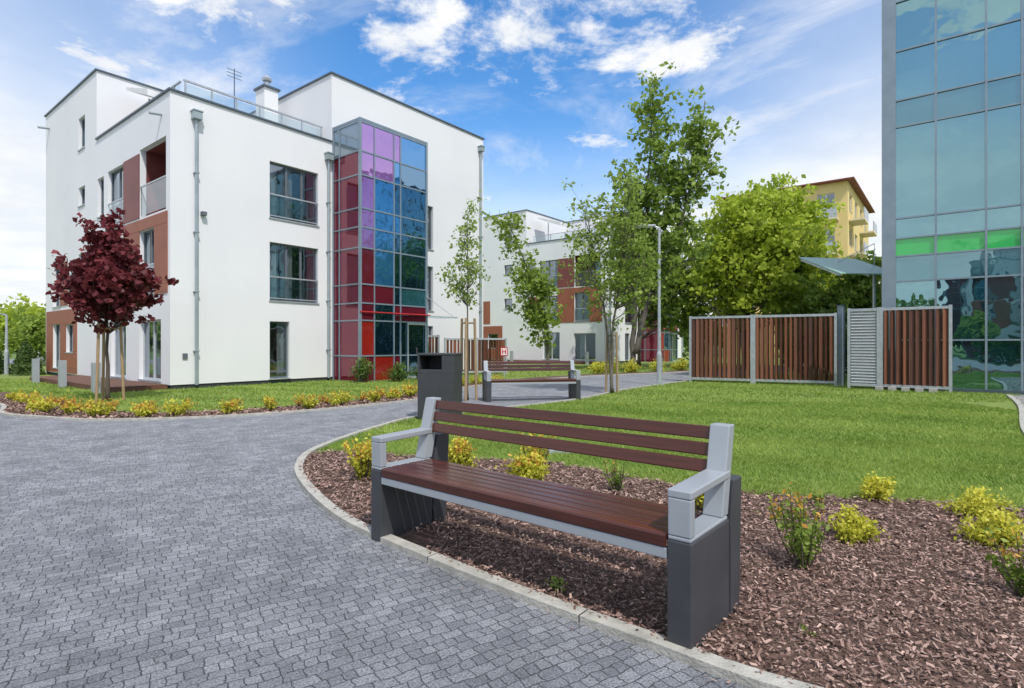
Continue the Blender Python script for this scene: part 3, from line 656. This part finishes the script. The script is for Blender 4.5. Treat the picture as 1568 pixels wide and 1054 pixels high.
tree('young_tree',(1.6,25,0),[(-.5,0,2.4,.8,.8,1.1),(-1.2,0,4.3,1.0,.8,.9),(-1.9,0,6.2,.5,.5,1.2),(-.2,0,3.6,.7,.6,.7)],60,2900,.19,LFRESH,3,.09,trunk=[[(0,0,0),(-.1,0,2),(-.8,0,4.2),(-1.9,0,7.0)]],sig=.26,tmin=1.2,bark=BARKG)
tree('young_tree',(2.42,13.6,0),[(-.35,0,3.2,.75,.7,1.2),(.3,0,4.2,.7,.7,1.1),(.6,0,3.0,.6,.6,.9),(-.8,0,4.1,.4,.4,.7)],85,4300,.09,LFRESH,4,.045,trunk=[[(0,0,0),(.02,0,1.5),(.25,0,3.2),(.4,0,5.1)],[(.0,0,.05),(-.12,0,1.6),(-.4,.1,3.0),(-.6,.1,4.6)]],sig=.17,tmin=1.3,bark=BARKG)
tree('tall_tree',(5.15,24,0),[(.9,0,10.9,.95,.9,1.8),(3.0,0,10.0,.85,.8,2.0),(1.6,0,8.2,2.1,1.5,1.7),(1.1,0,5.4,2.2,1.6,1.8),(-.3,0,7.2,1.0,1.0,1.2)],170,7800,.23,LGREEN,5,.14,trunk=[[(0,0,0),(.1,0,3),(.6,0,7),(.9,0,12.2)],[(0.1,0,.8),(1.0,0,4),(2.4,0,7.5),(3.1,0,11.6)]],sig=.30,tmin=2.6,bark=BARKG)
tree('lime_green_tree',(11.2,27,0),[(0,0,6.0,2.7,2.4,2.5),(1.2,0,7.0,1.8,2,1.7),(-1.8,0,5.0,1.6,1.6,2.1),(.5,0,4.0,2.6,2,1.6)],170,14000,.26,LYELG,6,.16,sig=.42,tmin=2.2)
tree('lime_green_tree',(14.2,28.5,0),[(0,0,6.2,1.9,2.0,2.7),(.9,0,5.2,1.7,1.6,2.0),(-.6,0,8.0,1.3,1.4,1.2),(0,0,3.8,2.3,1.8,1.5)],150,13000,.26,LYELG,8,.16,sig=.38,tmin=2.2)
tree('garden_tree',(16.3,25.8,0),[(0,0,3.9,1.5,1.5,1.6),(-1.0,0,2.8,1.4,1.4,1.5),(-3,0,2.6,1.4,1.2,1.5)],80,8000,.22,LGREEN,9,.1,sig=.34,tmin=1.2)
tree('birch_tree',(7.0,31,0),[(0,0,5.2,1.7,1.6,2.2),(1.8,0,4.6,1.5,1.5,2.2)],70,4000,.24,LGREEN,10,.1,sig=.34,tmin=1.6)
tree('birch_tree',(9.6,30,0),[(0,0,4.2,1.5,1.5,2.6)],50,3500,.24,LFRESH,11,.1,sig=.34,tmin=1.0)
tree('garden_tree',(-29,33,0),[(0,0,2.4,2.0,2.0,1.3)],50,4500,.25,LYELG,12,.1,sig=.34,tmin=.8)
tree('garden_tree',(-25.5,31,0),[(0,0,1.9,1.6,1.6,1.1)],50,3500,.25,LFRESH,13,.1,sig=.34,tmin=.6)
def stakes(name,loc,r,h,n=3):
    E=empty(name,loc); mb=MB(); pts=[]
    for i in range(n):
        a=2.1*i+.4; x,y=r*math.cos(a),r*math.sin(a); pts.append((x,y)); mb.tube([(x,y,0),(x*.8,y*.8,h)],.028,STAKE,8)
    for i in range(n):
        a=pts[i];b=pts[(i+1)%n]; mb.tube([(a[0]*.82,a[1]*.82,h-.1),(b[0]*.82,b[1]*.82,h-.1)],.018,STAKE,6)
    mb.obj('posts',E)
stakes('tree_stakes',(-8.42,11.7,0),.28,1.62); stakes('tree_stakes',(-.95,12.0,0),.2,1.75); stakes('tree_stakes',(2.42,13.6,0),.16,1.5,2)

def shrub(name,loc,r,h,mat,n,ls,mat2=None,stem=18,spiky=False):
    E=empty(name,loc); mb=MB(); ends=[]
    for i in range(stem):
        a=random.uniform(0,6.28); rr=r*random.random()**.6; z=h*(random.uniform(.45,1) if spiky else math.sqrt(max(.08,1-(rr/r)**2*.8))*random.uniform(.7,1.05))
        e=Vector((rr*math.cos(a),rr*math.sin(a),z)); ends.append(e); mb.tube([(e.x*.2,e.y*.2,0),(e.x*.7,e.y*.7,z*.5),tuple(e)],[.006,.004,.002],BARK,4,False)
    mb.obj('stems',E)
    ends=np.array([tuple(e) for e in ends]); k=rng.integers(0,len(ends),n); f=rng.uniform(.35 if not spiky else .2,1.03,(n,1))
    C=ends[k]*f*np.array([1,1,1])+rng.normal(size=(n,3))*r*(.17 if not spiky else .09); C[:,2]=np.abs(C[:,2])
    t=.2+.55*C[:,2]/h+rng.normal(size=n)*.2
    if mat2 is not None:
        top=(C[:,2]>h*.6)&(rng.random(n)<.4)
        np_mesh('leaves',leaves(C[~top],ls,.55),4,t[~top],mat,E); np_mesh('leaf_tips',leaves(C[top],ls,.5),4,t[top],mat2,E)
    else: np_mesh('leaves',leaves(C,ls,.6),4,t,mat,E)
S='golden_spirea_shrub'
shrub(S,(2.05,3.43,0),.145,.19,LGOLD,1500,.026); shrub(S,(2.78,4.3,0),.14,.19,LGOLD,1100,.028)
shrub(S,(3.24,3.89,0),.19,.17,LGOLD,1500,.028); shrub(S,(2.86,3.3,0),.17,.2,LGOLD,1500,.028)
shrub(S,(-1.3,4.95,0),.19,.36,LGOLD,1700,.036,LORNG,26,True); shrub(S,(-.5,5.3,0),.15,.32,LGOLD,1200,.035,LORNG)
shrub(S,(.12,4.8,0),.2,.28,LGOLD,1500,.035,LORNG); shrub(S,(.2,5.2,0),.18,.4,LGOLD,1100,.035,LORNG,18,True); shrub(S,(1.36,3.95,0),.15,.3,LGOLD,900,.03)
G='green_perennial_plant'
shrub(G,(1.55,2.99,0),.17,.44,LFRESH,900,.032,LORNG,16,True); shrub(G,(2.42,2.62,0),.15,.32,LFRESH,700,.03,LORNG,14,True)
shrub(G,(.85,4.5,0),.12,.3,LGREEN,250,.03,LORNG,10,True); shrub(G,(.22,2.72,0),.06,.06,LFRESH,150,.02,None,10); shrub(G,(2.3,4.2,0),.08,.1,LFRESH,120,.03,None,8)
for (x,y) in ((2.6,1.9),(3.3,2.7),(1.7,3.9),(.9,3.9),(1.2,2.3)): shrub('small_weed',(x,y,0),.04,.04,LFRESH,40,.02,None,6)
cl=offset(LE,.42); acc=0
for i in range(14,len(cl)-22):
    a=np.array(cl[i]);b=np.array(cl[i+1]); seg=np.linalg.norm(b-a); acc+=seg
    if a[1]>27: break
    if acc>.62 and a[0]>-14:
        acc=0
        s=random.uniform(.7,1.2)
        shrub(S,(a[0]+random.uniform(-.12,.12),a[1]+random.uniform(-.14,.14),0),.21*s,.27*s,LGOLD,450,.05,LORNG,14,random.random()<.5)
cl=offset(LE,.85)
for i in range(20,70,3):
    a=cl[i]; 
    if a[0]<-12 or a[1]>22: continue
    shrub('orange_flower_clump',(a[0]+random.uniform(-.2,.2),a[1]+random.uniform(-.1,.1),0),.2,.24,LORNG,130,.05,LGOLD,10,True)
for (x,y,r,h) in ((-4.6,17.3,.45,.75),(-3.6,17.8,.4,.6),(-3.0,18.8,.4,.55)): shrub('green_bush',(x,y,0),r,h,LDARK,900,.07)
for (x,y) in ((3.5,22.6),(5,23.6),(6.3,24.4),(7.6,25.4),(8.8,26.2),(4.2,23.4)): shrub(S,(x,y,0),.45,.5,LGOLD,500,.09)
for (x,y,h) in ((-19.5,22.5,1.3),(-18.6,21.6,1.15),(-20.4,22.2,1.1),(-18.0,22.8,1.3)):
    n=2500; z=rng.random(n)**1.4; a=rng.uniform(0,6.28,n); r=.5*(1-z)*np.sqrt(rng.random(n))+.05
    E=empty('thuja_conifer',(x,y,0)); np_mesh('needles',leaves(np.stack([r*np.cos(a),r*np.sin(a),z*h],1),.1,.5),4,.2+.6*rng.random(n),LCON,E)
    mb=MB(); mb.tube([(0,0,0),(0,0,h*.9)],[.05,.01],BARK,6); mb.obj('trunk',E)
def belt(name,pts,n,ls,mat):
    C=[];T=[]
    for (x,y,r,h) in pts:
        k=n; v=unit(rng.normal(size=(k,3)))*(rng.random((k,1))**.4)
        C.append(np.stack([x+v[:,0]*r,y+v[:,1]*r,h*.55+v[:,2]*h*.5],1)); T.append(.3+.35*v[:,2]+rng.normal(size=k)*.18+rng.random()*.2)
    return np_mesh(name,leaves(np.concatenate(C),ls,.8),4,np.concatenate(T),mat)
belt('hedge',[(10.6+i*.9,20.5+.4*math.sin(i),.9,2.0+.5*math.sin(i*2.1)) for i in range(9)],1300,.15,LDARK)
pts=[]
for i in range(60):
    th=R(-68+136*i/59)+random.uniform(-.01,.01); d=random.uniform(85,120); pts.append((d*math.sin(th),d*math.cos(th),random.uniform(4,7),random.uniform(4,8)))
for i in range(40):
    th=R(110+140*i/39); d=random.uniform(60,80); pts.append((d*math.sin(th),d*math.cos(th),random.uniform(4,6),random.uniform(5,10)))
belt('distant_tree_belt',pts,420,1.1,LDIST)
belt('garden_tree_group',[(-6,-22,2.2,5.5),(-10,-16,1.6,3.2),(-20,-14,2,5),(0,-26,2.6,6.5),(7,-24,2.2,6)],2500,.3,LGREEN)
mb=MB()
mb.box((-31,-24),(36,44),(0,2.6),SIGNW); mb.prism([(35.5,2.6),(44.5,2.6),(44.5,2.8),(35.5,2.8)],-31.5,-23.5,ROOFT)
for x in (-30,-27.6): mb.box((x,x+1.3),(35.96,35.99),(.9,2),DARKG)
mb.obj('low_white_house')

# ------------------------------------------------------------ camera, light, world
cam=bpy.data.cameras.new('camera'); co=bpy.data.objects.new('camera',cam); sc.collection.objects.link(co); sc.camera=co
co.location=(0,0,1.2); co.rotation_euler=(R(90),0,0); cam.sensor_width=36; cam.lens=36*860/1568; cam.clip_end=3000; cam.clip_start=.05
EL,AZ=55,155
sd=Vector((math.sin(R(AZ))*math.cos(R(EL)),math.cos(R(AZ))*math.cos(R(EL)),math.sin(R(EL))))
sl=bpy.data.lights.new('sun','SUN'); sl.energy=3.3; sl.angle=R(.8); sl.color=(1,.955,.89)
so=bpy.data.objects.new('sun',sl); sc.collection.objects.link(so); so.rotation_euler=sd.to_track_quat('Z','Y').to_euler()
w=bpy.data.worlds.new('World'); sc.world=w; w.use_nodes=True; N=w.node_tree.nodes; L=w.node_tree.links; N.clear()
out=N.new('ShaderNodeOutputWorld'); bg=N.new('ShaderNodeBackground'); L.new(bg.outputs[0],out.inputs[0]); bg.inputs[1].default_value=.15
sky=N.new('ShaderNodeTexSky'); sky.sky_type='NISHITA'; sky.sun_disc=False; sky.sun_elevation=R(EL); sky.sun_rotation=R(AZ); sky.ozone_density=2.5; sky.dust_density=.6; sky.air_density=1.0
tc=N.new('ShaderNodeTexCoord'); sx=N.new('ShaderNodeSeparateXYZ'); L.new(tc.outputs['Generated'],sx.inputs[0])
def mth(op,a,b=None,c=None):
    n=N.new('ShaderNodeMath'); n.operation=op
    for i,v in enumerate((a,b,c)):
        if v is None: continue
        if isinstance(v,(int,float)): n.inputs[i].default_value=v
        else: L.new(v,n.inputs[i])
    return n.outputs[0]
z=mth('MAXIMUM',sx.outputs[2],0); den=mth('ADD',z,.16)
cx=N.new('ShaderNodeCombineXYZ'); L.new(mth('DIVIDE',sx.outputs[0],den),cx.inputs[0]); L.new(mth('DIVIDE',sx.outputs[1],den),cx.inputs[1])
def noise(scale,det,rough,loc,dist=0):
    mp=N.new('ShaderNodeMapping'); mp.inputs['Location'].default_value=loc; L.new(cx.outputs[0],mp.inputs[0])
    n=N.new('ShaderNodeTexNoise'); n.inputs['Scale'].default_value=scale; n.inputs['Detail'].default_value=det; n.inputs['Roughness'].default_value=rough; n.inputs['Distortion'].default_value=dist
    L.new(mp.outputs[0],n.inputs['Vector']); return n.outputs['Fac']
def mapr(v,a,b,c=0,d=1):
    n=N.new('ShaderNodeMapRange'); n.inputs[1].default_value=a;n.inputs[2].default_value=b;n.inputs[3].default_value=c;n.inputs[4].default_value=d; n.interpolation_type='SMOOTHSTEP'; L.new(v,n.inputs[0]); return n.outputs[0]
n_p=noise(1.9,10,.64,(5.3,2.9,0),.2)
high=mapr(z,.38,.52,0,.105)
puff=mapr(mth('ADD',n_p,high),.55,.66)
wisp=mapr(noise(.75,8,.64,(7.3,2.2,0),.8),.42,.72,0,.85)
haze=mapr(z,.03,.40,.98,0)
side=mapr(mth('ABSOLUTE',mth('ADD',sx.outputs[0],.05)),.15,.62,0,.65)
f=mth('MAXIMUM',puff,wisp); f=mth('MAXIMUM',f,mth('MINIMUM',mth('ADD',haze,mth('MULTIPLY',side,mapr(z,.25,.6,1,.3))),.95))
hsv=N.new('ShaderNodeHueSaturation'); hsv.inputs['Saturation'].default_value=1.3; hsv.inputs['Value'].default_value=1.5; L.new(sky.outputs[0],hsv.inputs['Color'])
sh=mapr(noise(2.6,6,.6,(1,5,0)),.35,.7,0,1)
cc=N.new('ShaderNodeMixRGB'); cc.inputs[1].default_value=(5.9,6.1,6.4,1); cc.inputs[2].default_value=(7.2,7.2,7.3,1); L.new(sh,cc.inputs[0])
mx=N.new('ShaderNodeMixRGB'); L.new(f,mx.inputs[0]); L.new(hsv.outputs[0],mx.inputs[1]); L.new(cc.outputs[0],mx.inputs[2]); L.new(mx.outputs[0],bg.inputs[0])
